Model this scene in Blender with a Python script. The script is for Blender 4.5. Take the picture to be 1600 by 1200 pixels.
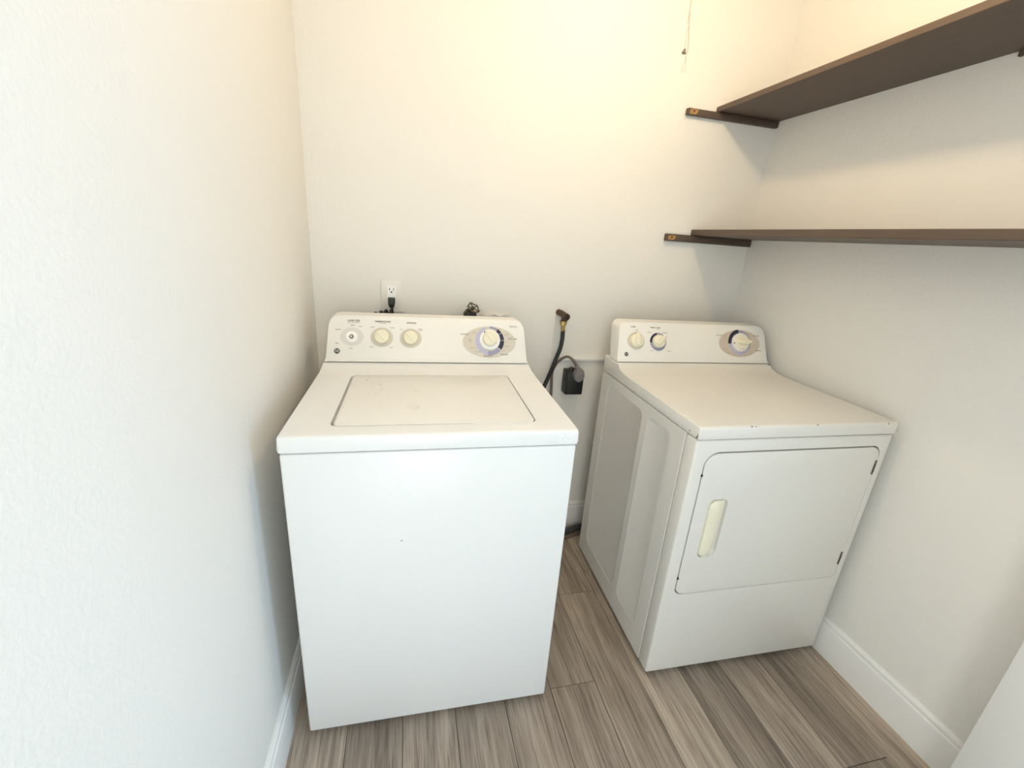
import bpy, bmesh, math, random
from mathutils import Vector, Matrix

random.seed(7)
for o in list(bpy.data.objects):
    bpy.data.objects.remove(o, do_unlink=True)
scene = bpy.context.scene
COL = scene.collection

# ------------------------------------------------------------------ camera
CAM = Vector((.3374, -1.7563, 1.3684))
YAW, PITCH, ROLL, FPX = .2475, -.3222, .0729, 680.71
fwd = Vector((math.sin(YAW)*math.cos(PITCH), math.cos(YAW)*math.cos(PITCH), math.sin(PITCH)))
rgt = Vector((math.cos(YAW), -math.sin(YAW), 0))
upv = rgt.cross(fwd)
r2 = math.cos(ROLL)*rgt + math.sin(ROLL)*upv
u2 = -math.sin(ROLL)*rgt + math.cos(ROLL)*upv
cam = bpy.data.cameras.new('camera')
cam.sensor_fit = 'HORIZONTAL'
cam.sensor_width = 36
cam.lens = FPX/1600*36
cam.clip_start = .02
camo = bpy.data.objects.new('camera', cam)
m = Matrix((r2, u2, -fwd)).transposed().to_4x4()
m.translation = CAM
camo.matrix_world = m
COL.objects.link(camo)
scene.camera = camo

# ------------------------------------------------------------------ world, lights, exposure
W = 1.8189          # room width (right wall plane)
CEIL = 2.42
world = bpy.data.worlds.new('world')
scene.world = world
world.use_nodes = True
world.node_tree.nodes['Background'].inputs[0].default_value = (.75, .87, 1, 1)
world.node_tree.nodes['Background'].inputs[1].default_value = 0.6
BULB_POS = (1.05, -.76, 2.25)
BULB_EMIT = 255.0
BULB_COL = (1.0, .73, .42)
HALL_Y = -2.60
HALL_X = 3.0
REAR_FILL_WIN = (.32, .55)        # x centre, width of the added fill window in the hall's rear wall
SIDE_WIN = (-1.98, .90)      # y centre, width of the window in the hall's right wall
WIN_Z, WIN_H = 1.20, 1.9


def area(name, loc, rot, sx, sy, power, col):
    l = bpy.data.lights.new(name, 'AREA')
    l.shape = 'RECTANGLE'
    l.size, l.size_y = sx, sy
    l.energy = power
    l.color = col
    o = bpy.data.objects.new(name, l)
    o.location = loc
    o.rotation_euler = rot
    COL.objects.link(o)
    return o


# daylight from the side hall window; the rear window is an added, unseen fill
area('daylight_and_fill', (REAR_FILL_WIN[0], HALL_Y+.02, WIN_Z), (math.radians(90), 0, 0), REAR_FILL_WIN[1], WIN_H, 12, (1.0, 1.0, .91))
area('daylight_and_fill', (HALL_X-.03, SIDE_WIN[0], WIN_Z), (0, math.radians(90), 0), WIN_H, SIDE_WIN[1], 29, (.50, .77, 1.06))
vs = scene.view_settings
vs.view_transform = 'Standard'
vs.look = 'None'
vs.gamma = 1
vs.use_curve_mapping = False
vs.exposure = 0.17


# ------------------------------------------------------------------ materials
def mat(name, col, rough=.5, metal=0., noise=None, bump=None, spec=.5, coat=0., emit=None):
    """noise=(scale, amount[, stretch xyz]); bump=(scale, strength, distance)"""
    mt = bpy.data.materials.new(name)
    mt.use_nodes = True
    nt = mt.node_tree
    b = nt.nodes['Principled BSDF']
    b.inputs['Base Color'].default_value = (*col, 1)
    b.inputs['Roughness'].default_value = rough
    b.inputs['Metallic'].default_value = metal
    b.inputs['Specular IOR Level'].default_value = spec
    b.inputs['Coat Weight'].default_value = coat
    tc = nt.nodes.new('ShaderNodeTexCoord')
    if noise:
        mp = nt.nodes.new('ShaderNodeMapping')
        mp.inputs['Scale'].default_value = noise[2] if len(noise) > 2 else (1, 1, 1)
        nt.links.new(tc.outputs['Object'], mp.inputs[0])
        nz = nt.nodes.new('ShaderNodeTexNoise')
        nz.inputs['Scale'].default_value = noise[0]
        nz.inputs['Detail'].default_value = 5
        nt.links.new(mp.outputs[0], nz.inputs['Vector'])
        mx = nt.nodes.new('ShaderNodeMix')
        mx.data_type = 'RGBA'
        a = noise[1]
        mx.inputs[6].default_value = (*[max(0, c*(1-a)) for c in col], 1)
        mx.inputs[7].default_value = (*[min(1, c*(1+a)) for c in col], 1)
        nt.links.new(nz.outputs['Fac'], mx.inputs[0])
        nt.links.new(mx.outputs[2], b.inputs['Base Color'])
    if bump:
        nz = nt.nodes.new('ShaderNodeTexNoise')
        nz.inputs['Scale'].default_value = bump[0]
        nz.inputs['Detail'].default_value = 3
        nt.links.new(tc.outputs['Object'], nz.inputs['Vector'])
        bp = nt.nodes.new('ShaderNodeBump')
        bp.inputs['Strength'].default_value = bump[1]
        bp.inputs['Distance'].default_value = bump[2]
        nt.links.new(nz.outputs['Fac'], bp.inputs['Height'])
        nt.links.new(bp.outputs[0], b.inputs['Normal'])
    if emit:
        b.inputs['Emission Color'].default_value = (*emit[0], 1)
        b.inputs['Emission Strength'].default_value = emit[1]
    return mt


def wood_floor_mat():
    mt = bpy.data.materials.new('floor_plank')
    mt.use_nodes = True
    nt = mt.node_tree
    N = nt.nodes.new
    L = nt.links.new
    b = nt.nodes['Principled BSDF']
    b.inputs['Roughness'].default_value = .48
    tc = N('ShaderNodeTexCoord')
    oi = N('ShaderNodeObjectInfo')
    off = N('ShaderNodeVectorMath')
    off.operation = 'MULTIPLY_ADD'
    L(oi.outputs['Random'], off.inputs[0])
    off.inputs[1].default_value = (31, 47, 13)
    L(tc.outputs['Object'], off.inputs[2])

    def nz(scale, sx, sy, det, dist=0.):
        mp = N('ShaderNodeMapping')
        mp.inputs['Scale'].default_value = (sx, sy, 1)
        L(off.outputs[0], mp.inputs[0])
        n = N('ShaderNodeTexNoise')
        n.inputs['Scale'].default_value = scale
        n.inputs['Detail'].default_value = det
        n.inputs['Distortion'].default_value = dist
        L(mp.outputs[0], n.inputs['Vector'])
        return n.outputs['Fac']
    broad = nz(3, 4.5, .45, 4, .8)
    grain = nz(9, 14, .5, 6, .3)
    fine = nz(30, 12, .35, 4)
    r1 = N('ShaderNodeValToRGB')
    e = r1.color_ramp.elements
    e[0].position, e[0].color = .30, (.135, .103, .079, 1)
    e[1].position, e[1].color = .72, (.53, .45, .365, 1)
    k = e.new(.5)
    k.color = (.325, .265, .212, 1)
    mix = N('ShaderNodeMath')
    mix.operation = 'MULTIPLY_ADD'
    L(grain, mix.inputs[0])
    mix.inputs[1].default_value = .5
    mb = N('ShaderNodeMath')
    mb.operation = 'MULTIPLY'
    L(broad, mb.inputs[0])
    mb.inputs[1].default_value = .5
    L(mb.outputs[0], mix.inputs[2])
    L(mix.outputs[0], r1.inputs[0])
    # per plank tone
    tone = N('ShaderNodeMapRange')
    tone.inputs[3].default_value = .82
    tone.inputs[4].default_value = 1.18
    L(oi.outputs['Random'], tone.inputs[0])
    m1 = N('ShaderNodeMix')
    m1.data_type = 'RGBA'
    m1.blend_type = 'MULTIPLY'
    m1.inputs[0].default_value = 1
    L(r1.outputs[0], m1.inputs[6])
    cmb = N('ShaderNodeCombineColor')
    for i in range(3):
        L(tone.outputs[0], cmb.inputs[i])
    L(cmb.outputs[0], m1.inputs[7])
    # thin dark pores
    pr = N('ShaderNodeValToRGB')
    pr.color_ramp.elements[0].position = .34
    pr.color_ramp.elements[0].color = (.55, .53, .5, 1)
    pr.color_ramp.elements[1].position = .46
    L(fine, pr.inputs[0])
    m2 = N('ShaderNodeMix')
    m2.data_type = 'RGBA'
    m2.blend_type = 'MULTIPLY'
    m2.inputs[0].default_value = .8
    L(m1.outputs[2], m2.inputs[6])
    L(pr.outputs[0], m2.inputs[7])
    L(m2.outputs[2], b.inputs['Base Color'])
    bp = N('ShaderNodeBump')
    bp.inputs['Strength'].default_value = .25
    bp.inputs['Distance'].default_value = .001
    L(fine, bp.inputs['Height'])
    L(bp.outputs[0], b.inputs['Normal'])
    return mt


def scuffed_enamel():
    """white enamel with a few tan rub marks (washer lid)"""
    mt = mat('lid_enamel', (.85, .84, .81), .28)
    nt = mt.node_tree
    N = nt.nodes.new
    L = nt.links.new
    b = nt.nodes['Principled BSDF']
    tc = [n for n in nt.nodes if n.type == 'TEX_COORD'][0]
    mp = N('ShaderNodeMapping')
    mp.inputs['Scale'].default_value = (14, 6, 6)
    L(tc.outputs['Object'], mp.inputs[0])
    n = N('ShaderNodeTexNoise')
    n.inputs['Scale'].default_value = 1.6
    n.inputs['Detail'].default_value = 6
    n.inputs['Roughness'].default_value = .7
    L(mp.outputs[0], n.inputs['Vector'])
    r = N('ShaderNodeValToRGB')
    r.color_ramp.elements[0].position = .60
    r.color_ramp.elements[0].color = (.85, .84, .81, 1)
    r.color_ramp.elements[1].position = .80
    r.color_ramp.elements[1].color = (.70, .65, .55, 1)
    L(n.outputs['Fac'], r.inputs[0])
    L(r.outputs[0], b.inputs['Base Color'])
    return mt


M = dict(
    wall=mat('wall_paint', (.84, .825, .785), .75, bump=(130, .4, .0025), noise=(1.3, .015), spec=.25),
    ceiling=mat('ceiling_paint', (.83, .82, .79), .85, bump=(90, .4, .003)),
    trim=mat('trim_paint', (.86, .855, .84), .4, noise=(20, .02)),
    plank=wood_floor_mat(),
    subfloor=mat('subfloor', (.035, .03, .026), .9, noise=(30, .3)),
    enamel=mat('white_enamel', (.85, .855, .85), .26, noise=(2.5, .012)),
    dryer_enamel=mat('dryer_enamel', (.80, .78, .735), .32, noise=(2.5, .02)),
    lid=scuffed_enamel(),
    console=mat('console_plastic', (.86, .845, .80), .32, noise=(4, .01)),
    console2=mat('console_end_plastic', (.82, .81, .78), .38, noise=(4, .01)),
    knob=mat('knob_plastic', (.86, .81, .64), .38, noise=(40, .02)),
    handle=mat('handle_plastic', (.88, .83, .66), .36, noise=(40, .02)),
    ring=mat('beige_print', (.66, .61, .52), .45, noise=(60, .03)),
    ring_light=mat('light_grey_print', (.72, .70, .66), .45, noise=(60, .02)),
    plate2=mat('tan_print', (.62, .54, .45), .45, noise=(60, .04)),
    lav=mat('lavender_print', (.52, .50, .66), .45, noise=(60, .03)),
    lavgrey=mat('grey_violet_print', (.34, .33, .47), .45, noise=(60, .03)),
    navy=mat('navy_print', (.018, .016, .045), .4, noise=(60, .1)),
    ink=mat('grey_ink', (.16, .14, .13), .5, noise=(60, .1)),
    inklight=mat('pale_ink', (.36, .32, .30), .5, noise=(60, .1)),
    emblem=mat('emblem_charcoal', (.05, .055, .055), .3, noise=(80, .1)),
    emblem_l=mat('emblem_silver', (.55, .55, .52), .35, metal=.3, noise=(80, .05)),
    dark=mat('dark_gap', (.02, .02, .02), .7, noise=(50, .2)),
    hinge=mat('hinge_steel', (.16, .155, .14), .4, metal=.7, noise=(80, .2)),
    rubber=mat('black_rubber', (.012, .012, .012), .45, noise=(80, .3)),
    cordblack=mat('black_cord', (.018, .017, .016), .5, noise=(60, .3)),
    greycord=mat('brown_grey_cord', (.17, .13, .115), .5, noise=(60, .15)),
    greyplug=mat('grey_plug', (.22, .20, .20), .5, noise=(60, .1)),
    bronze=mat('bronze_pipe', (.10, .055, .038), .45, metal=.5, noise=(90, .35), bump=(200, .3, .001)),
    valve=mat('dark_valve', (.035, .03, .026), .5, metal=.4, noise=(90, .4)),
    brass=mat('brass', (.50, .36, .14), .35, metal=.8, noise=(90, .2)),
    shelf=mat('shelf_brown', (.105, .072, .052), .5, noise=(6, .22, (12, 1.2, 12)), bump=(60, .1, .001)),
    cleat=mat('cleat_brown', (.085, .058, .043), .5, noise=(9, .2, (1.2, 9, 9))),
    barewood=mat('bare_wood', (.40, .225, .075), .6, noise=(40, .4, (1, 4, 4))),
    screw=mat('screw_steel', (.07, .03, .02), .5, metal=.6, noise=(120, .3)),
    plate=mat('outlet_plate', (.84, .82, .77), .4, noise=(40, .01)),
    recept=mat('outlet_white', (.93, .93, .92), .3, noise=(40, .01)),
    cordtan=mat('cord_string', (.60, .55, .42), .7, noise=(80, .2)),
    bead=mat('bead_metal', (.25, .20, .14), .4, metal=.6, noise=(80, .2)),
    plaster=mat('plaster', (.80, .77, .70), .85, bump=(120, .8, .004), noise=(30, .05)),
    chip=mat('chipped_metal', (.06, .05, .045), .6, noise=(90, .3)),
    pale_ring=mat('pale_rings', (.93, .93, .94), .55, noise=(150, .05)),
    hosegrey=mat('hose_grey', (.07, .07, .072), .5, noise=(60, .2)),
    porcelain=mat('porcelain', (.85, .85, .83), .2, noise=(30, .01)),
    bulb=mat('bulb_glow', (1, .95, .85), .3, noise=(30, .01), emit=(BULB_COL, BULB_EMIT)),
    glass=mat('window_glass', (.9, .95, 1), .02),
)


# ------------------------------------------------------------------ builders
def finish(name, bm, material, parent=None, smooth=30, recalc=True):
    if recalc:
        bmesh.ops.recalc_face_normals(bm, faces=bm.faces[:])
    me = bpy.data.meshes.new(name)
    bm.to_mesh(me)
    bm.free()
    me.materials.append(material)
    if smooth:
        for p in me.polygons:
            p.use_smooth = True
        me.set_sharp_from_angle(angle=math.radians(smooth))
    o = bpy.data.objects.new(name, me)
    COL.objects.link(o)
    if parent:
        o.parent = parent
    return o


def thing(name, label, cat, loc=(0, 0, 0), rz=0, group=None):
    o = bpy.data.objects.new(name, None)
    o.empty_display_size = .05
    o.location = loc
    o.rotation_euler = (0, 0, rz)
    COL.objects.link(o)
    return tag(o, label, cat, group)


def tag(o, label, cat, group=None):
    o['label'] = label
    o['category'] = cat
    if group:
        o['group'] = group
    return o


def struct(o, label=None):
    o['kind'] = 'structure'
    if label:
        o['label'] = label
    return o


def add_box(bm, lo, hi, bev=0., seg=2):
    v = [bm.verts.new((x, y, z)) for z in (lo[2], hi[2]) for y in (lo[1], hi[1]) for x in (lo[0], hi[0])]
    f = [bm.faces.new([v[i] for i in q]) for q in
         ((0, 2, 3, 1), (4, 5, 7, 6), (0, 1, 5, 4), (2, 6, 7, 3), (0, 4, 6, 2), (1, 3, 7, 5))]
    if bev:
        es = list({e for q in f for e in q.edges})
        bmesh.ops.bevel(bm, geom=es, offset=bev, segments=seg, profile=.5, affect='EDGES')


def box(name, lo, hi, material, parent=None, bev=0., seg=2):
    bm = bmesh.new()
    add_box(bm, lo, hi, bev, seg)
    return finish(name, bm, material, parent)


def prism(bm, pts, d, bev=0., seg=2, which='both'):
    """extrude polygon (list of Vector) by vector d, bevel the rim edges"""
    d = Vector(d)
    a = [bm.verts.new(p) for p in pts]
    b = [bm.verts.new(Vector(p)+d) for p in pts]
    fa = bm.faces.new(a)
    fb = bm.faces.new(b[::-1])
    n = len(a)
    for i in range(n):
        bm.faces.new((a[i], b[i], b[(i+1) % n], a[(i+1) % n]))
    if bev:
        es = []
        if which in ('both', 'first'):
            es += list(fa.edges)
        if which in ('both', 'second'):
            es += list(fb.edges)
        bmesh.ops.bevel(bm, geom=es, offset=bev, segments=seg, profile=.5, affect='EDGES')


def rrect(x0, x1, y0, y1, r, n=6):
    """2D rounded rectangle; r may be (bl, br, tr, tl)"""
    rs = r if isinstance(r, tuple) else (r,)*4
    out = []
    for (cx, cy, a0, rr) in ((x0, y0, 180, rs[0]), (x1, y0, 270, rs[1]), (x1, y1, 0, rs[2]), (x0, y1, 90, rs[3])):
        px = cx + (rr if cx == x0 else -rr)
        py = cy + (rr if cy == y0 else -rr)
        for i in range(n+1):
            a = math.radians(a0 + 90*i/n)
            out.append((px+rr*math.cos(a), py+rr*math.sin(a)))
    return out


def tube(bm, pts, r, n=10, smooth_pts=0, cap=True):
    P = [Vector(p) for p in pts]
    if smooth_pts:                       # Catmull-Rom
        Q = []
        E = [P[0]*2-P[1]] + P + [P[-1]*2-P[-2]]
        for i in range(1, len(E)-2):
            for k in range(smooth_pts):
                t = k/smooth_pts
                a, b_, c, d = E[i-1], E[i], E[i+1], E[i+2]
                Q.append(.5*((2*b_)+(c-a)*t+(2*a-5*b_+4*c-d)*t*t+(3*b_-a-3*c+d)*t**3))
        Q.append(P[-1])
        P = Q
    rings = []
    ref = None
    for i, p in enumerate(P):
        t = (P[min(i+1, len(P)-1)]-P[max(i-1, 0)]).normalized()
        if ref is None:
            ref = t.orthogonal().normalized()
        ref = (ref - t*ref.dot(t)).normalized()
        s = t.cross(ref)
        rr = r[i*len(r)//len(P)] if isinstance(r, (list, tuple)) else r
        rings.append([bm.verts.new(p+rr*(math.cos(2*math.pi*k/n)*ref+math.sin(2*math.pi*k/n)*s)) for k in range(n)])
    for a, b_ in zip(rings, rings[1:]):
        for k in range(n):
            bm.faces.new((a[k], a[(k+1) % n], b_[(k+1) % n], b_[k]))
    if cap:
        bm.faces.new(rings[0][::-1])
        bm.faces.new(rings[-1])


def lathe(bm, prof, mp, n=32):
    """prof: (radius, height) list; mp maps (x, y, h) to a point"""
    rings = []
    for r, h in prof:
        if r < 1e-6:
            rings.append([bm.verts.new(mp(0, 0, h))])
        else:
            rings.append([bm.verts.new(mp(r*math.cos(2*math.pi*k/n), r*math.sin(2*math.pi*k/n), h)) for k in range(n)])
    for a, b_ in zip(rings, rings[1:]):
        for k in range(n):
            q = [a[k % len(a)], a[(k+1) % n % len(a)], b_[(k+1) % n % len(b_)], b_[k % len(b_)]]
            q2 = []
            for v in q:
                if v not in q2:
                    q2.append(v)
            if len(q2) > 2:
                bm.faces.new(q2)


def boolean(o, cutter, op='DIFFERENCE'):
    md = o.modifiers.new('b', 'BOOLEAN')
    md.operation = op
    md.solver = 'EXACT'
    md.object = cutter
    dg = bpy.context.evaluated_depsgraph_get()
    dg.update()
    me = bpy.data.meshes.new_from_object(o.evaluated_get(dg))
    o.modifiers.clear()
    old = o.data
    o.data = me
    me.name = old.name
    for p in me.polygons:
        p.use_smooth = True
    me.set_sharp_from_angle(angle=math.radians(30))
    bpy.data.objects.remove(cutter, do_unlink=True)


def text_mesh(body, size, mp, name, material, parent, lift=.0006, align='CENTER', bold=0.):
    cu = bpy.data.curves.new('lettering', 'FONT')
    cu.body = body
    cu.size = size
    cu.align_x = align
    cu.align_y = 'CENTER'
    cu.resolution_u = 2
    cu.offset = bold
    t = bpy.data.objects.new('lettering_tmp', cu)
    COL.objects.link(t)
    dg = bpy.context.evaluated_depsgraph_get()
    dg.update()
    me = bpy.data.meshes.new_from_object(t.evaluated_get(dg))
    bpy.data.objects.remove(t, do_unlink=True)
    for v in me.vertices:
        v.co = mp(v.co.x, v.co.y, lift)
    me.materials.clear()
    me.materials.append(material)
    o = bpy.data.objects.new(name, me)
    COL.objects.link(o)
    o.parent = parent
    return o


# ------------------------------------------------------------------ setting: shell
FRONT = -1.29        # rear face of the partition stub at the closet mouth

wl = struct(box('wall_left', (-.12, HALL_Y, 0), (0, .12, CEIL), M['wall']), 'textured off-white wall running along the left side')
wb = struct(box('wall_back', (0, 0, 0), (W, .12, CEIL), M['wall']), 'textured cream wall behind the two machines')
wr = struct(box('wall_right', (W, FRONT, 0), (W+.12, .12, CEIL), M['wall']), 'textured wall carrying the two brown shelves')
wf = struct(box('wall_front', (1.702, FRONT-.12, 0), (HALL_X, FRONT, CEIL), M['trim'], bev=.003), 'white end of wall at the closet opening')
z0, z1 = WIN_Z-WIN_H/2, WIN_Z+WIN_H/2


def windowed_wall(name, wname, label, wlabel, a, b_, c, w, mp, inward):
    """wall from a to b_ along its axis with an opening of width w at c; mp(s, d, z) places it, d is depth"""
    bm = bmesh.new()

    def bx(s0, s1, d0, d1, za, zb):
        p, q = mp(s0, d0, za), mp(s1, d1, zb)
        add_box(bm, [min(i, j) for i, j in zip(p, q)], [max(i, j) for i, j in zip(p, q)])
    l, r = c-w/2, c+w/2
    bx(a, l, 0, .12, 0, CEIL)
    bx(r, b_, 0, .12, 0, CEIL)
    bx(l, r, 0, .12, 0, z0)
    bx(l, r, 0, .12, z1, CEIL)
    struct(finish(name, bm, M['wall']), label)
    bm = bmesh.new()
    f = .025
    bx(l-f, l, 0, -.012, z0-f, z1+f)
    bx(r, r+f, 0, -.012, z0-f, z1+f)
    bx(l, r, 0, -.012, z1, z1+f)
    bx(l, r, 0, -.020, z0-f, z0)
    struct(finish(wname, bm, M['trim']), wlabel)


windowed_wall('wall_rear', 'fill_window_1', 'hall wall behind the viewer with an added tall window', 'added white framed fill window in the hall rear wall', 0, HALL_X, *REAR_FILL_WIN,
              lambda s_, d, z: (s_, HALL_Y-d, z), None)
windowed_wall('wall_hall', 'window_2', 'hall wall at the right with a tall window', 'white framed window in the hall side wall', HALL_Y-.12, FRONT, *SIDE_WIN,
              lambda s_, d, z: (HALL_X+d, s_, z), None)
struct(box('ceiling', (-.12, HALL_Y-.12, CEIL), (HALL_X+.12, .12, CEIL+.08), M['ceiling']), 'off-white ceiling')

# floor: planks run towards the back wall, each a piece of its own
floor = struct(box('floor', (-.12, HALL_Y-.12, -.06), (HALL_X+.12, .12, -.006), M['subfloor']), 'grey brown wood plank floor')
PW, PL, GAP = .154, 1.22, .0008


def plank_mesh(length, width):
    bm = bmesh.new()
    add_box(bm, (-width/2+GAP, -length/2+GAP, -.006), (width/2-GAP, length/2-GAP, 0), .0006, 1)
    bmesh.ops.recalc_face_normals(bm, faces=bm.faces[:])
    me = bpy.data.meshes.new('plank')
    bm.to_mesh(me)
    bm.free()
    me.materials.append(M['plank'])
    return me


PMESH = {}
xs = .47 - 4*PW
col = 0
while xs < HALL_X:
    lo, hi = max(xs, 0), min(xs+PW, HALL_X)
    if hi-lo > .01:
        # joints: one joint of the column at x .778 falls at y = -.808
        off = {6: -.808}.get(col, -.808 + .37*((col*7) % 5) + .11)
        ends = [0.0]
        k = off
        while k > 0:
            k -= PL
        while k+PL < -.02:
            k += PL
        while k > HALL_Y+.02:
            ends.append(k)
            k -= PL
        ends.append(HALL_Y)
        for a, b_ in zip(ends, ends[1:]):
            L_ = round(a-b_, 3)
            w_ = round(hi-lo, 4)
            if L_ < .01:
                continue
            if (L_, w_) not in PMESH:
                PMESH[(L_, w_)] = plank_mesh(L_, w_)
            o = bpy.data.objects.new('plank', PMESH[(L_, w_)])
            COL.objects.link(o)
            o.location = ((lo+hi)/2, (a+b_)/2, 0)
            o.parent = floor
    xs += PW
    col += 1

# baseboards
BP = [(0, 0), (.015, 0), (.015, .112), (.0135, .117), (.0105, .120), (.0105, .131), (.008, .136), (.004, .141), (0, .141)]


def baseboard(name, a, b_, inward, label):
    a, b_, inward = Vector(a), Vector(b_), Vector(inward)
    bm = bmesh.new()
    prism(bm, [a+inward*d+Vector((0, 0, z)) for d, z in BP], b_-a)
    return struct(finish(name, bm, M['trim'], smooth=20), label)


baseboard('baseboard_left', (0, HALL_Y, 0), (0, -.0155, 0), (1, 0, 0), 'white baseboard along the left wall')
baseboard('baseboard_right', (W, FRONT, 0), (W, -.0155, 0), (-1, 0, 0), 'white baseboard with a beaded top along the right wall')
baseboard('baseboard_back', (0, 0, 0), (W, 0, 0), (0, -1, 0), 'white baseboard behind the machines')

# painted ledge and seam on the back wall between the machines
struct(box('trim_1', (.985, -.016, .874), (1.40, 0, .890), M['trim'], bev=.004), 'cream painted ledge strip above the black outlet box')
bm = bmesh.new()
prism(bm, [Vector(p) for p in ((.946, 0, 1.078), (.952, 0, 1.078), (.951, 0, .60), (.944, 0, .60))], (0, -.004, 0), .0015, 2, 'second')
struct(finish('trim_2', bm, M['wall']), 'thin vertical painted seam below the brown pipe elbow')


# ------------------------------------------------------------------ appliances: shared bits
SL = .40
UD = Vector((0, SL, 1)).normalized()
NRM = Vector((0, -1, SL)).normalized()


def plane_map(v0, z0):
    def cp(u, h, n=0.):
        return Vector((u, v0, z0)) + UD*h + NRM*n
    return cp


def sub_map(cp, cu, ch):
    return lambda x, y, n: cp(cu+x, ch+y, n)


def console(parent, cp, width, name='control_console', h=.1545, depth=.062, inset=.003):
    bm = bmesh.new()
    out = []
    r, tp = .030, .012
    # outline, slightly tapering upwards with rounded top corners
    out.append((inset, 0))
    out.append((width-inset, 0))
    for i in range(9):
        a = math.radians(90*i/8)
        out.append((width-inset-tp-r+r*math.cos(a), h-r+r*math.sin(a)))
    for i in range(9):
        a = math.radians(90+90*i/8)
        out.append((inset+tp+r+r*math.cos(a), h-r+r*math.sin(a)))
    prism(bm, [cp(u, hh) for u, hh in out], (0, depth, 0), .006, 3, 'first')
    c = finish(name, bm, M['console'], parent, smooth=40)
    # low lip running along the foot of the panel
    bm = bmesh.new()
    prism(bm, [cp(inset, 0), cp(width-inset, 0), cp(width-inset-.0008, .0085), cp(inset+.0008, .0085)], NRM*.003, .0015, 2, 'second')
    finish('console_lip', bm, M['console'], c)
    return c


def disc(cp, cu, ch, ru, rh, name, material, parent, n0=.0002, n1=.0008, n=40):
    bm = bmesh.new()
    prism(bm, [cp(cu+ru*math.cos(2*math.pi*k/n), ch+rh*math.sin(2*math.pi*k/n), n0) for k in range(n)], NRM*(n1-n0))
    return finish(name, bm, material, parent)


def sector(cp, cu, ch, r0, r1, a0, a1, name, material, parent, n0=.0008, n1=.0012, n=24):
    bm = bmesh.new()
    pts = []
    for k in range(n+1):
        a = math.radians(a0+(a1-a0)*k/n)
        pts.append(cp(cu+r1*math.cos(a), ch+r1*math.sin(a), n0))
    for k in range(n+1):
        a = math.radians(a1+(a0-a1)*k/n)
        pts.append(cp(cu+r0*math.cos(a), ch+r0*math.sin(a), n0))
    d = NRM*(n1-n0)
    b_ = [bm.verts.new(p+d) for p in pts]
    m_ = n+1
    for k in range(n):
        bm.faces.new((b_[k], b_[k+1], b_[2*m_-2-k], b_[2*m_-1-k]))
    return finish(name, bm, material, parent)


def knob(cp, cu, ch, r, hgt, parent, ang, kind, material):
    """kind 'ridge': round cap with a shallow ridge; 'pointer': cap with a raised pointed grip"""
    f = sub_map(cp, cu, ch)
    bm = bmesh.new()
    lathe(bm, [(r*1.03, .0012), (r*1.03, .004), (r*.98, hgt*.8), (r*.93, hgt*.95), (r*.85, hgt), (0, hgt)], f, 36)
    k = finish('knob', bm, material, parent)
    c, s = math.cos(math.radians(ang)), math.sin(math.radians(ang))
    bm = bmesh.new()
    if kind == 'ridge':
        w, l, t = r*.20, r*.86, .0035
        pts = [(-l, -w), (l, -w), (l, w), (-l, w)]
        prism(bm, [f(x*c-y*s, x*s+y*c, hgt-.0006) for x, y in pts], NRM*t, .0015, 2, 'second')
    else:
        t = .012
        pts = [(-r*.80, -r*.24), (-r*.55, -r*.36), (r*.55, -r*.40), (r*1.25, -r*.10), (r*1.25, r*.10), (r*.55, r*.40), (-r*.55, r*.36), (-r*.80, r*.24)]
        prism(bm, [f(x*c-y*s, x*s+y*c, hgt-.004) for x, y in pts], NRM*t, .004, 3, 'second')
    finish('grip', bm, material, k)
    return k


def emblem(cp, cu, ch, r, parent):
    bm = bmesh.new()
    n = 48
    prism(bm, [cp(cu+(r*(1+.05*math.cos(8*a)))*math.cos(a), ch+(r*(1+.05*math.cos(8*a)))*math.sin(a), .0002)
               for a in [2*math.pi*k/n for k in range(n)]], NRM*.0012, .0004, 1, 'second')
    e = finish('emblem', bm, M['emblem'], parent)
    e['label'] = 'small round charcoal emblem with pale script letters'
    for q in range(4):
        sector(cp, cu, ch, r*.78, r*.88, 90*q+12, 90*q+70, 'emblem_swirl', M['emblem_l'], parent, .0015, .0017, 8)
    text_mesh('GE', r*1.05, sub_map(cp, cu, ch), 'emblem_lettering', M['emblem_l'], parent, .0018, bold=.0002)
    return e


def letters(cp, parent, items, material):
    for body, u, h, size in items:
        text_mesh(body, size, sub_map(cp, u, h), 'lettering', material, parent, .0011, bold=size*.02)


def feet(parent, w, d, zt):
    for x in (.05, w-.05):
        for y in (.06, d-.05):
            bm = bmesh.new()
            lathe(bm, [(0, 0), (.02, 0), (.022, .004), (.018, .009), (.008, .010), (.008, zt), (0, zt)],
                  lambda a, b_, h, x=x, y=y: Vector((x+a, y+b_, h)), 16)
            finish('levelling_foot', bm, M['rubber'], parent)


# ------------------------------------------------------------------ washing machine
WW = .6887
ws = thing('washing_machine', 'white top-loading washing machine standing by the left wall', 'washing machine', (.0613, -.8278, 0), -.0175)
box('cabinet', (.0015, .004, .0195), (WW-.0015, .650, .8870), M['enamel'], ws, .006, 3)
feet(ws, WW, .65, .03)
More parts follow.
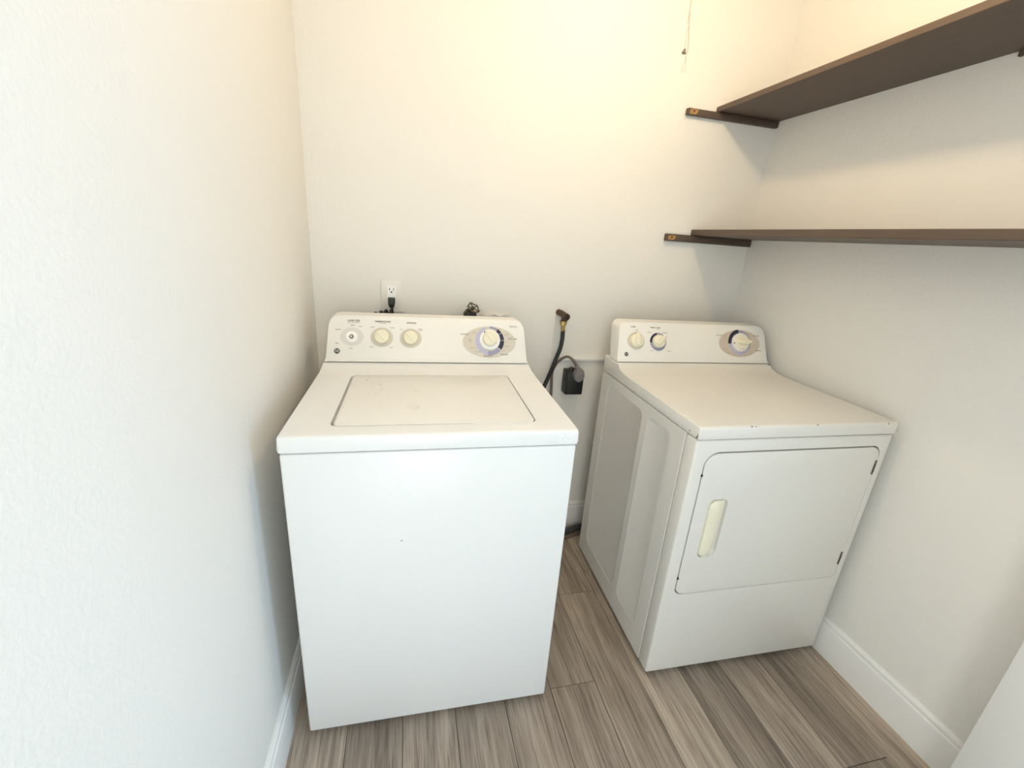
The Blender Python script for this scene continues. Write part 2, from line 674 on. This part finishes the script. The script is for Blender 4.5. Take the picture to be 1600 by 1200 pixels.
# deck with coved rear edge, one profile swept across the width
prof = [(.006, .8890), (.0005, .893), (0, .900), (0, .9215), (.0015, .9265), (.0045, .9295), (.0095, .931), (.425, .931), (.455, .9316), (.480, .9335),
        (.500, .9365), (.515, .9395), (.527, .9425), (.540, .9435), (.652, .9435), (.652, .889)]
bm = bmesh.new()
prism(bm, [Vector((0, v, z)) for v, z in prof], (WW, 0, 0), .005, 3, 'both')
deck = finish('top_deck', bm, M['enamel'], ws)
bm = bmesh.new()
hole = rrect(.0985, .5935, .0515, .4420, .020)
prism(bm, [Vector((x, y, .917)) for x, y in hole], (0, 0, .05))
cut = finish('cut', bm, M['enamel'], ws)
boolean(deck, cut)
bm = bmesh.new()
lid = rrect(.1065, .5895, .0545, .4405, .017)
prism(bm, [Vector((x, y, .9185)) for x, y in lid], (0, 0, .0130), .0025, 3, 'second')
lid_o = finish('lid', bm, M['lid'], ws)
lid_o['label'] = 'flat scuffed lid set into the top deck'
# rub marks and scratches on the lid
SCR = mat('scratch_brown', (.42, .34, .25), .6, noise=(90, .3))
for (px, py, l, a, w) in ((.150, .395, .030, 82, .0012), (.190, .345, .012, 70, .0014), (.196, .300, .010, 50, .0014), (.185, .270, .006, 20, .0016), (.205, .372, .006, 80, .0012)):
    bm = bmesh.new()
    c, s = math.cos(math.radians(a)), math.sin(math.radians(a))
    prism(bm, [Vector((px+x*c-y*s, py+x*s+y*c, .9314)) for x, y in ((-l/2, -w/2), (l/2, -w/4), (l/2, w/4), (-l/2, w/2))], (0, 0, .0003))
    finish('scratch', bm, SCR, lid_o)
# finger grip under the front right of the lid
bm = bmesh.new()
prism(bm, [Vector((x, y, .9312)) for x, y in rrect(.430, .582, .0505, .0550, .002, 3)], (0, 0, .0012), .0005, 1, 'second')
finish('lid_lip', bm, M['enamel'], lid_o)
# two faint pale rings at the right of the deck front
bm = bmesh.new()
for cx in (.646, .663):
    k = [bm.verts.new((cx+.0085*math.cos(a), -.0004, .908+.0095*math.sin(a))) for a in [2*math.pi*i/24 for i in range(24)]]
    k2 = [bm.verts.new((cx+.0060*math.cos(a), -.0004, .908+.0068*math.sin(a))) for a in [2*math.pi*i/24 for i in range(24)]]
    for i in range(24):
        bm.faces.new((k[i], k[(i+1) % 24], k2[(i+1) % 24], k2[i]))
finish('pale_rings', bm, M['pale_ring'], deck)
# paint chip on the front
disc_pts = [(-.0022, 0), (.0, -.0018), (.0024, .0004), (.0006, .0016)]
bm = bmesh.new()
prism(bm, [Vector((.258+x, .0045, .640+z)) for x, z in disc_pts], (0, -.0009, 0))
finish('paint_chip', bm, M['chip'], ws)

cp = plane_map(.5368, .9460)
con = console(ws, cp, WW)
H = lambda z: (z-.9455)/.928
# load-size control whose knob is missing: printed oval, white hub and bare spindle
disc(cp, .087, H(1.0228), .0365, .0305, 'dial_ring', M['ring_light'], con)
disc(cp, .087, H(1.0228), .0185, .0185, 'dial_hub', M['recept'], con, .0008, .0030)
bm = bmesh.new()
lathe(bm, [(.0065, .003), (.0065, .0075), (.0048, .009), (.0035, .009), (.0035, .005), (0, .005)], sub_map(cp, .0865, H(1.0228)), 20)
sp = finish('spindle', bm, mat('spindle_olive', (.20, .18, .11), .4, metal=.4, noise=(80, .2)), con)
bm = bmesh.new()
lathe(bm, [(.0028, .005), (.0028, .0098), (0, .0102)], sub_map(cp, .0865, H(1.0228)), 14)
finish('spindle_core', bm, M['recept'], con)
for cx, cz, a in ((.1822, 1.0237, -48), (.2767, 1.0224, -48)):
    disc(cp, cx, H(cz)-.001, .0365, .0325, 'dial_ring', M['ring'], con)
    knob(cp, cx, H(cz)+.001, .0238, .015, ws, a, 'ridge', M['knob'])
letters(cp, con, [('LOAD SIZE', .093, H(1.0728), .0078), ('TEMPERATURE', .1850, H(1.0718), .0078), ('OPTIONS', .2790, H(1.0698), .0074)], M['ink'])
letters(cp, con, [('SELECT BEFORE STARTING', .093, H(1.0672), .0034), ('WASH / RINSE', .1850, H(1.0662), .0034),
                  ('LARGE', .0895, H(1.0580), .0046), ('SUPER', .1130, H(1.0555), .0040), ('MEDIUM', .0440, H(1.0438), .0046), ('SMALL', .0415, H(1.0020), .0046), ('MINI', .0850, H(.9866), .0046),
                  ('COLD', .1525, H(1.0539), .0046), ('WARM', .2152, H(1.0534), .0046), ('COLD', .1495, H(.9922), .0046), ('HOT', .2131, H(.9911), .0046),
                  ('OFF', .2453, H(1.0487), .0046), ('EXTRA\nRINSE', .3092, H(1.0492), .0044), ('RESET', .0895, H(1.0345), .0030)], M['inklight'])
# timer dial
tu, th = .5490, H(1.0222)
disc(cp, .5480, H(1.0145), .0945, .0556, 'dial_plate', M['ring'], con, n=64)
sector(cp, tu, th-.004, .036, .0515, 108, 262, 'dial_band', M['lav'], con)
sector(cp, tu, th-.004, .036, .0515, 262, 320, 'dial_band', M['lavgrey'], con)
for a0, a1 in ((-37, 2), (4, 34), (36, 56)):
    sector(cp, tu, th-.004, .036, .0515, a0, a1, 'dial_band', M['navy'], con, n=10)
sector(cp, tu, th-.004, .044, .0515, 57, 90, 'dial_band', M['lavgrey'], con, n=10)
bm = bmesh.new()
lathe(bm, [(.0365, .0012), (.0365, .0035), (.0350, .005), (.0, .0052)], sub_map(cp, tu, th), 48)
finish('dial_skirt', bm, M['recept'], con)
k = knob(cp, tu+.0005, th+.003, .0265, .021, ws, -48, 'ridge', M['knob'])
for dx, dy in ((-.0215, .021), (.0175, -.0145)):
    disc(cp, tu+dx, th+.003+dy, .0025, .0025, 'index_dot', M['navy'], k, .0205, .0222, 12)
letters(cp, con, [('COTTONS', .4600, H(1.0383), .0062), ('EASY CARE', .6320, H(1.0262), .0062), ('DELICATES', .5420, H(.9683), .0062), ('REGULAR', .6010, H(.9740), .0062)], M['ink'])
letters(cp, con, [('HEAVY DUTY', .6330, H(1.0690), .0046), ('LARGE CAPACITY', .6360, H(1.0655), .0034), ('HEAVY', .5300, H(1.0580), .0042), ('RINSE', .5620, H(1.0585), .0042), ('SPIN', .5850, H(1.0570), .0042),
                  ('NORMAL', .4960, H(1.0445), .0042), ('PRE\nWASH\nSOAK', .4790, H(1.0190), .0040), ('RINSE SPIN', .4880, H(.9935), .0042), ('LIGHT SOIL', .5060, H(.9815), .0042),
                  ('OFF', .5480, H(.9760), .0040), ('OFF', .6080, H(1.0170), .0040), ('NORMAL', .6100, H(1.0010), .0044), ('LIGHT', .5990, H(.9880), .0040), ('HEAVY', .6090, H(1.0390), .0040)], M['inklight'])
emblem(cp, .0407, H(.9780), .0092, con)

# ------------------------------------------------------------------ dryer
DW = .6836
dr = thing('clothes_dryer', 'white front-loading clothes dryer with cream door handle under the shelves', 'clothes dryer', (1.1045, -.8286, 0), -.0169)
DE = M['dryer_enamel']
feet(dr, DW, .65, .03)
# wrap-around front panel and cabinet body with a seam between them
bm = bmesh.new()
add_box(bm, (.0005, .003, .0195), (DW-.0005, .0560, .8790), .007, 3)
front = finish('front_panel', bm, DE, dr)
bm = bmesh.new()
add_box(bm, (.0012, .0575, .0195), (DW-.0012, .650, .8790), .0015, 1)
body = finish('cabinet_body', bm, DE, dr)
# shallow pressed panels in the left side
for (v0, v1, r) in ((.300, .585, .03), (.120, .265, .03)):
    bm = bmesh.new()
    prism(bm, [Vector((-.004, y, z)) for y, z in rrect(v0, v1, .10, .846, r)], (.0062, 0, 0), .0012, 2, 'second')
    boolean(body, finish('cut', bm, DE, dr))
# door recess
bm = bmesh.new()
prism(bm, [Vector((x, -.01, z)) for x, z in rrect(.0370, .6560, .3425, .8430, (.030, .016, .036, .045), 8)], (0, .034, 0))
boolean(front, finish('cut', bm, DE, dr))
bm = bmesh.new()
prism(bm, [Vector((x, .0032, z)) for x, z in rrect(.0425, .6548, .3442, .8373, (.028, .015, .034, .042), 8)], (0, .0195, 0), .003, 3, 'first')
door = finish('door', bm, DE, dr)
bm = bmesh.new()
prism(bm, [Vector((x, -.01, z)) for x, z in rrect(.0880, .1500, .4820, .6860, .018, 6)], (0, .0225, 0), .003, 2, 'second')
boolean(door, finish('cut', bm, DE, dr))
# cream handle: a bowed bar filling the left of the pocket
bm = bmesh.new()
rows = []
NZ = 20
for i in range(NZ+1):
    z = .4850+(.6835-.4850)*i/NZ
    e = min(1, min(i, NZ-i)/2.2)
    lft = .0885+.016*(1-math.sqrt(max(0, 1-(1-e)**2)))
    rt = .1385-.005*(1-i/NZ)-.006*(1-e)**2*(1 if i < NZ/2 else 0)
    row = []
    for k in range(9):
        t = k/8
        row.append(bm.verts.new((lft+(rt-lft)*t, .0020-.0095*math.sin(math.pi*(.15+.62*t))*(.35+.65*e) + .006*t*t, z)))
    row.append(bm.verts.new((rt, .0115, z)))
    row.append(bm.verts.new((lft, .0115, z)))
    rows.append(row)
for a, b_ in zip(rows, rows[1:]):
    n = len(a)
    for k in range(n):
        bm.faces.new((a[k], a[(k+1) % n], b_[(k+1) % n], b_[k]))
bm.faces.new(rows[0])
bm.faces.new(rows[-1])
h = finish('handle', bm, M['handle'], door)
h['label'] = 'cream plastic door handle'
# hinge slots at the right edge of the door
for za, zb in ((.742, .792), (.3945, .4455)):
    bm = bmesh.new()
    add_box(bm, (.6480, .0012, za), (.6555, .006, zb), .0012, 1)
    hg = finish('hinge', bm, M['hinge'], dr)
    bm = bmesh.new()
    add_box(bm, (.6502, .0006, za+.010), (.6532, .002, zb-.012))
    finish('hinge_slot', bm, M['dark'], hg)
# top with coved back
prof = [(.006, .8810), (.0005, .884), (0, .890), (0, .911), (.0018, .9162), (.005, .9194), (.010, .921), (.430, .921), (.455, .9216), (.480, .9238),
        (.500, .9275), (.517, .933), (.530, .939), (.5385, .9455), (.545, .947), (.652, .947), (.652, .881)]
bm = bmesh.new()
prism(bm, [Vector((0, v, z)) for v, z in prof], (DW, 0, 0), .006, 3, 'both')
dtop = finish('top_panel', bm, DE, dr)
for (pts, d, nm) in (([(0, .0425, .8905), (0, .0455, .8925), (0, .0435, .8950), (0, .0405, .8930)], (-.0005, 0, 0), 'side'),):
    bm = bmesh.new()
    prism(bm, [Vector(p) for p in pts], d)
    finish('paint_chip', bm, M['chip'], dr)
for (u, z, w, hh) in ((.163, .9185, .0065, .0022), (.176, .9188, .0022, .0016), (.385, .9185, .005, .002), (.645, .9160, .005, .003)):
    bm = bmesh.new()
    yy = .0012
    prism(bm, [Vector((u-w/2, yy+.003, z)), Vector((u-w*.1, yy+.003, z-hh/2)), Vector((u+w/2, yy+.003, z+hh*.1)), Vector((u+w*.1, yy+.003, z+hh/2))], (0, -.0035, .0006))
    finish('paint_chip', bm, M['chip'], dr)
bm = bmesh.new()
prism(bm, [Vector(p) for p in ((-.0004, .0065, .886), (-.0004, .0110, .8840), (-.0004, .0075, .8925), (-.0004, .0060, .9000), (-.0004, .0045, .8930))], (.0012, 0, 0))
finish('paint_chip', bm, M['chip'], dr)
for u, z in ((.0392, .770), (.0402, .408)):
    bm = bmesh.new()
    lathe(bm, [(0, -.0012), (.0035, -.001), (.0035, .006), (0, .006)], lambda a, b_, h, u=u, z=z: Vector((u+a, .0025+h, z+b_)), 12)
    finish('door_bumper', bm, M['dark'], dr)

dp = plane_map(.5418, .9495)
dcon = console(dr, dp, DW, depth=.070)
HD = lambda z: (z-.9480)/.928
disc(dp, .0828, HD(1.0246)-.001, .0365, .0330, 'dial_ring', M['ring'], dcon)
knob(dp, .0828, HD(1.0246), .0262, .017, dr, 86, 'pointer', M['knob'])
disc(dp, .1777, HD(1.0223), .0350, .0350, 'dial_ring', M['ring_light'], dcon)
sector(dp, .1777, HD(1.0223), .024, .0355, 100, 185, 'dial_band', M['navy'], dcon)
sector(dp, .1777, HD(1.0223), .029, .0350, -15, 100, 'dial_band', M['lavgrey'], dcon)
sector(dp, .1777, HD(1.0223), .024, .0350, 185, 345, 'dial_band', M['lavgrey'], dcon)
knob(dp, .1777, HD(1.0223)+.001, .0255, .017, dr, 40, 'pointer', M['knob'])
bu, bh = .5470, HD(1.0262)
disc(dp, .5463, HD(1.0227), .0960, .0556, 'dial_plate', M['plate2'], dcon, n=64)
sector(dp, bu, bh, .034, .0535, 95, 186, 'dial_band', M['navy'], dcon)
sector(dp, bu, bh, .034, .0515, 186, 330, 'dial_band', M['lav'], dcon)
sector(dp, bu, bh, .034, .0505, -30, 95, 'dial_band', M['lavgrey'], dcon)
bm = bmesh.new()
lathe(bm, [(.0385, .0012), (.0385, .009), (.0370, .012), (.0, .0125)], sub_map(dp, bu, bh), 48)
finish('dial_skirt', bm, M['console'], dcon)
k = knob(dp, bu+.002, bh, .0290, .022, dr, 0, 'pointer', M['knob'])
disc(dp, bu-.0335, bh-.0045, .0026, .0026, 'index_dot', M['navy'], k, .0115, .0132, 12)
letters(dp, dcon, [('START', .0724, HD(1.0742), .0074), ('FABRIC CARE', .1668, HD(1.0735), .0070)], M['ink'])
letters(dp, dcon, [('PUSH', .0868, HD(1.0625), .0040), ('EXTRA', .1400, HD(1.0560), .0050), ('NORMAL', .2080, HD(1.0560), .0050), ('LOW', .1480, HD(.9895), .0050), ('GENTLE', .2230, HD(.9890), .0050),
                   ('TIMED DRY', .1800, HD(1.0680), .0030)], M['inklight'])
letters(dp, dcon, [('COTTONS', .4520, HD(1.0520), .0056), ('EASY CARE', .6270, HD(1.0525), .0056), ('TIMED DRY', .6340, HD(.9960), .0056)], M['ink'])
letters(dp, dcon, [('MORE DRY', .4820, HD(1.0560), .0042), ('LESS DRY', .4790, HD(1.0440), .0042), ('OFF', .4720, HD(1.0340), .0040), ('DAMP', .5520, HD(1.0660), .0042), ('MORE DRY', .5900, HD(1.0600), .0038),
                   ('OFF', .6160, HD(1.0100), .0042), ('40', .6000, HD(.9850), .0045), ('50', .5700, HD(.9765), .0045), ('60', .5450, HD(.9760), .0045), ('OPTIMUM', .4750, HD(1.0000), .0042), ('LESS DRY', .4920, HD(.9870), .0042), ('COOL', .5180, HD(.9790), .0042)], M['inklight'])
emblem(dp, .0412, HD(.9755), .0080, dcon)


# ------------------------------------------------------------------ shelves
def shelf(label, zb, t, ext, cleat_x, zc0, zc1, y_end, tab):
    s = thing('wall_shelf', label, 'shelf', (W, 0, zb), 0, 'brown wall shelves')
    bm = bmesh.new()
    add_box(bm, (-ext, y_end, 0), (-.001, -.002, t), .002, 1)
    finish('board', bm, M['shelf'], s)
    bm = bmesh.new()
    add_box(bm, (cleat_x-W, -.020, zc0-zb), (-.002, -.0005, zc1-zb), .003, 2)
    c = finish('cleat', bm, M['cleat'], s)
    zc = (zc0+zc1)/2-zb
    bm = bmesh.new()
    x0 = cleat_x-W+.008
    prism(bm, [Vector((x0+x, -.0200, zc+z)) for x, z in ((0, -.0088), (.026, -.0092), (.032, -.005), (.034, .000), (.036, .0085), (.010, .0088), (.001, .006))], (0, -.0005, 0))
    finish('bare_patch', bm, M['barewood'], c)
    bm = bmesh.new()
    lathe(bm, [(0, -.0007), (.0036, -.0005), (.004, .0004), (.004, .002), (0, .002)], lambda a, b_, h: Vector((x0+.018+a, -.0203+h, zc+.002+b_)), 14)
    finish('screw', bm, M['screw'], c)
    if not tab:
        return s
    # end of a small bracket under the board at the wall
    bm = bmesh.new()
    add_box(bm, (-.012, y_end+.490, -.014), (-.001, y_end+.497, 0), .001, 1)
    finish('wall_tab', bm, M['cleat'], s)
    return s


shelf('upper brown wooden shelf seen from below on the right wall', 1.8930, .020, .2895, 1.397, 1.8690, 1.8925, FRONT+.012, True)
shelf('lower brown wooden shelf at eye level above the dryer', 1.4325, .0235, .300, 1.396, 1.4030, 1.4320, FRONT+.012, False)

# ------------------------------------------------------------------ wall outlet and washer plug
ot = thing('wall_outlet', 'white wall outlet above the washing machine', 'outlet', (.279, 0, 1.127))
box('cover_plate', (-.0385, -.006, -.0585), (.0375, -.0004, .0585), M['plate'], ot, .002, 2)
rc = box('receptacle', (-.0165, -.0085, -.042), (.0165, -.004, .0365), M['recept'], ot, .0012, 1)
for dx, w in ((-.0075, .0024), (.0075, .0020)):
    box('slot', (dx-w/2, -.0088, .020), (dx+w/2, -.0080, .031), M['dark'], rc)
bm = bmesh.new()
lathe(bm, [(0, -.0004), (.0032, -.0004), (.0032, .0004), (0, .0004)], lambda a, b_, h: Vector((-.0005+a, -.0085+h, .0145+b_)), 14)
finish('slot', bm, M['dark'], rc)
box('plate_shadow_lip', (-.030, -.009, -.0605), (.046, -.0004, -.0585), M['plate'], ot, .0005, 1)

pc = thing('power_cord', 'black plug and bunched cord rising behind the washing machine', 'power cord', (.278, -.0100, 1.05))
bm = bmesh.new()
# moulded plug body, tapering downwards
rows = []
for z, hw, d in ((.0720, .0128, .026), (.0620, .0130, .028), (.0480, .0122, .028), (.0380, .0090, .022), (.0335, .0058, .013)):
    rows.append([bm.verts.new((x*hw+.001, -y*d, z)) for x, y in ((-1, 0), (1, 0), (1, .8), (.7, 1), (-.7, 1), (-1, .8))])
for a, b_ in zip(rows, rows[1:]):
    for k in range(6):
        bm.faces.new((a[k], a[(k+1) % 6], b_[(k+1) % 6], b_[k]))
bm.faces.new(rows[0])
bm.faces.new(rows[-1][::-1])
finish('plug', bm, M['cordblack'], pc)
bm = bmesh.new()
tube(bm, [(.001, -.007, .040), (.003, -.008, .020), (.004, -.009, 0), (.003, -.010, -.08), (0, -.03, -.30), (-.02, -.04, -.42)], .0048, 10, 6)
finish('cord', bm, M['cordblack'], pc)
bm = bmesh.new()
pts = []
for i in range(70):
    t = i/69
    a = t*2*math.pi*7
    pts.append((-.005-.066*t+.006*math.sin(a*.5), -.014+.010*math.cos(a), +.012-.007*t+.013*(1-.45*t)*math.sin(a)+.002*math.sin(7*t)))
pts.append((-.075, -.015, -.06))
tube(bm, pts, .0042, 8)
finish('bunched_cord', bm, M['cordblack'], pc)

# ------------------------------------------------------------------ water valve behind the washer
vv = thing('water_valve', 'dark bronze water valve with round spoked handle behind the washing machine', 'valve', (.576, 0, 1.074))
bm = bmesh.new()
tube(bm, [(0, 0, 0), (0, -.060, 0)], .013, 14)
tube(bm, [(0, -.058, .020), (0, -.058, -.050)], .0155, 14)
tube(bm, [(0, -.058, -.015), (0, -.058, -.034)], .020, 6)
add_box(bm, (-.024, -.084, -.016), (.024, -.038, .012), .007, 2)
finish('valve_body', bm, M['valve'], vv)
ax = Vector((.35, -.55, .75)).normalized()
e1 = ax.orthogonal().normalized()
e2 = ax.cross(e1)
hc = Vector((.0, -.062, .008))
bm = bmesh.new()
tube(bm, [hc, hc+ax*.026], .007, 10)
finish('stem', bm, M['valve'], vv)
bm = bmesh.new()
c0 = hc+ax*.028
NN = 40
ring = [c0+(e1*math.cos(2*math.pi*k/NN)+e2*math.sin(2*math.pi*k/NN))*(.0225+.0025*math.cos(5*2*math.pi*k/NN)) for k in range(NN+1)]
tube(bm, ring, .0026, 8, 0, False)
for q in range(5):
    a = 2*math.pi*q/5
    tube(bm, [c0, c0+(e1*math.cos(a)+e2*math.sin(a))*.023], .0024, 6)
tube(bm, [c0-ax*.002, c0+ax*.004], .006, 10)
finish('wheel_handle', bm, mat('worn_bronze', (.13, .10, .07), .45, metal=.5, noise=(90, .4)), vv)

# rough plaster patch beside the valve
bm = bmesh.new()
NX, NZ = 22, 7
g = []
for i in range(NX+1):
    row = []
    for j in range(NZ+1):
        x = .622+.135*i/NX
        z = 1.020+.062*j/NZ
        edge = min(i, NX-i, j*1.6, (NZ-j)*1.2)/3
        hgt = min(1, edge)*(.003+.004*random.random()) + (.006 if j in (5,) and i > 3 else 0)*min(1, edge)
        row.append(bm.verts.new((x, -hgt, z+.004*math.sin(i*.8))))
    g.append(row)
for i in range(NX):
    for j in range(NZ):
        bm.faces.new((g[i][j], g[i+1][j], g[i+1][j+1], g[i][j+1]))
b0 = [bm.verts.new((x, .002, z)) for x, z in ((.622, 1.020), (.757, 1.020), (.757, 1.082), (.622, 1.082))]
pp = finish('plaster_patch', bm, M['plaster'], wb, smooth=60)
bm = bmesh.new()
bmesh.ops.create_icosphere(bm, subdivisions=2, radius=.011)
for v in bm.verts:
    v.co = Vector((v.co.x*1.1, v.co.y*.7, v.co.z*.8))*(1+.15*random.uniform(-1, 1))+Vector((.750, -.004, 1.053))
finish('plaster_lump', bm, M['plaster'], wb, smooth=60)

# ------------------------------------------------------------------ pipe elbow and black hose
pe = thing('pipe_elbow', 'brown bronze pipe elbow sticking out of the back wall', 'pipe fitting', (.962, 0, 1.085))
bm = bmesh.new()
tube(bm, [(0, 0, 0), (.006, -.030, -.002), (.010, -.055, -.006), (.012, -.062, -.009)], .0135, 16)
tube(bm, [(.010, -.046, -.008), (.009, -.046, -.030)], .0105, 14)
finish('elbow_body', bm, M['bronze'], pe)
bm = bmesh.new()
tube(bm, [(.0115, -.059, -.008), (.0135, -.069, -.010)], .0155, 16)
finish('elbow_rim', bm, M['bronze'], pe)
bm = bmesh.new()
tube(bm, [(.0136, -.0685, -.010), (.0138, -.0700, -.010)], .0085, 14)
finish('elbow_bore', bm, M['dark'], pe)
wh = thing('water_hose', 'black rubber hose with brass coupling hanging from the pipe elbow', 'hose', (.971, -.046, 1.050))
bm = bmesh.new()
tube(bm, [(0, 0, .006), (0, 0, -.010)], .0145, 8)
tube(bm, [(0, 0, .006), (0, 0, .001)], .0165, 16)
finish('coupling_nut', bm, M['brass'], wh)
bm = bmesh.new()
tube(bm, [(0, 0, -.009), (.0015, -.001, -.036)], .0088, 12)
finish('ferrule', bm, M['brass'], wh)
bm = bmesh.new()
P0 = Vector((.971, -.046, 1.050))
tube(bm, [Vector(p)-P0 for p in ((.9728, -.047, 1.018), (.9735, -.048, .980), (.966, -.055, .940), (.952, -.062, .905), (.930, -.072, .848), (.902, -.082, .780), (.870, -.095, .700), (.845, -.105, .560), (.835, -.11, .40))], .0088, 12, 6)
finish('hose', bm, M['rubber'], wh)

# ------------------------------------------------------------------ black outlet box and dryer cord
ob = thing('outlet_box', 'black surface-mounted outlet box on the back wall between the machines', 'outlet box', (1.050, 0, .785))
bm = bmesh.new()
add_box(bm, (-.040, -.058, -.054), (.040, -.0005, .054), .004, 2)
finish('box_body', bm, M['rubber'], ob)
bm = bmesh.new()
add_box(bm, (-.037, -.0625, -.050), (.037, -.0575, .050), .003, 2)
finish('box_cover', bm, M['rubber'], ob)
bm = bmesh.new()
tube(bm, [(-.012, -.030, .052), (-.012, -.030, .064)], .011, 8)
finish('cable_clamp', bm, M['bronze'], ob)

dc = thing('dryer_cord', 'brown-grey cord with grey round plug in the black outlet box', 'power cord', (1.050, -.0630, .830))
bm = bmesh.new()
out = []
for k in range(28):
    a = 2*math.pi*k/28
    rx, rz = .0235, .032
    z = rz*math.sin(a)
    x = rx*math.cos(a)*(1-.35*max(0, math.sin(a))**2)
    out.append(Vector((.006+x, 0, z)))
prism(bm, out, (0, -.026, 0), .006, 3, 'second')
finish('plug', bm, M['greyplug'], dc)
bm = bmesh.new()
P0 = Vector((1.050, -.0630, .830))
tube(bm, [Vector(p)-P0 for p in ((1.048, -.076, .852), (1.034, -.076, .880), (1.012, -.074, .903), (.995, -.058, .905), (.974, -.038, .882), (.960, -.027, .853), (.953, -.022, .822), (.958, -.020, .74), (.962, -.020, .60), (.96, -.020, .45))], .0060, 12, 6)
finish('cord', bm, M['greycord'], dc)
bm = bmesh.new()
tube(bm, [Vector(p)-P0 for p in ((1.0500, -.076, .850), (1.0445, -.076, .864), (1.0390, -.076, .873))], [.009, .0085, .0072], 12)
finish('strain_relief', bm, M['greyplug'], dc)

# dark hose lying against the back baseboard in the gap
dh = thing('drain_hose', 'dark grey hose on the floor in the gap between the machines', 'hose', (1.10, -.05, 0))
bm = bmesh.new()
pts = [Vector((-.16, -.055, .016)), Vector((-.05, -.035, .016)), Vector((.03, -.008, .017)), Vector((.12, .012, .018)), Vector((.24, .012, .018))]
tube(bm, pts, .0145, 12, 6)
finish('hose', bm, M['hosegrey'], dh)
bm = bmesh.new()
tube(bm, [p+Vector((.01, -.028, -.010)) for p in pts], .0055, 10, 6)
finish('ground_wire', bm, M['greycord'], dh)

# ------------------------------------------------------------------ ceiling lamp with pull cord
cl = thing('ceiling_lamp', 'bare bulb lamp holder on the ceiling', 'lamp', (BULB_POS[0], BULB_POS[1], CEIL))
up = lambda a, b_, h: Vector((a, b_, h))
bm = bmesh.new()
lathe(bm, [(0, 0), (.058, 0), (.058, -.012), (.040, -.030), (.026, -.050), (.026, -.088), (.018, -.090), (0, -.090)], up, 32)
finish('lamp_holder', bm, M['porcelain'], cl)
bm = bmesh.new()
zb = BULB_POS[2]-CEIL
lathe(bm, [(.013, -.086), (.014, -.105), (.024, -.130)] + [(.030*math.cos(math.radians(a)), zb+.030*math.sin(math.radians(a))) for a in range(35, -91, -10)] + [(0, zb-.030)], up, 28)
finish('bulb', bm, M['bulb'], cl)

pcd = thing('pull_cord', 'thin pull string with small bead hanging in front of the back wall', 'pull cord', (.9715, -.65, 1.88))
P0 = Vector((.9715, -.65, 1.88))
bm = bmesh.new()
top = Vector((.975, -.65, 2.40))-P0
tube(bm, [top, Vector((0.0004, 0.0000, 0.0280)), Vector((0.0022, 0.0000, 0.0091)), Vector((0.0043, 0.0000, -0.0113)), Vector((0.0084, 0.0000, -0.0354)), Vector((0.0118, 0.0000, -0.0561)), Vector((0.0107, 0.0000, -0.0741)), Vector((0.0106, 0.0000, -0.0882))], .0011, 6, 3)
finish('string', bm, M['cordtan'], pcd)
bm = bmesh.new()
tube(bm, [Vector((0.0106, 0.0000, -0.0882)), Vector((0.0059, 0.0000, -0.0991)), Vector((0.0053, 0.0000, -0.1096))], .0005, 5, 3)
tube(bm, [Vector((0.0106, 0.0000, -0.0882)), Vector((0.0135, 0.0000, -0.0981)), Vector((0.0126, 0.0000, -0.1099))], .0005, 5, 3)
finish('frayed_end', bm, M['cordtan'], pcd)
bm = bmesh.new()
tube(bm, [Vector((0.0043, 0.0000, -0.0113)), Vector((0.0031, 0.0000, -0.0399)), Vector((0.0033, 0.0000, -0.0637))], .0006, 5, 3)
finish('chain', bm, M['cordtan'], pcd)
bm = bmesh.new()
c0 = Vector((0.0027, 0.0000, -0.0688))
for dx, dz, r in ((.0012, .0035, .0030), (-.0012, -.0015, .0036), (.0030, -.0020, .0030)):
    mt_ = Matrix.Translation(c0+Vector((dx, 0, dz)))
    bmesh.ops.create_uvsphere(bm, u_segments=12, v_segments=8, radius=r, matrix=mt_)
finish('bead', bm, M['bead'], pcd)
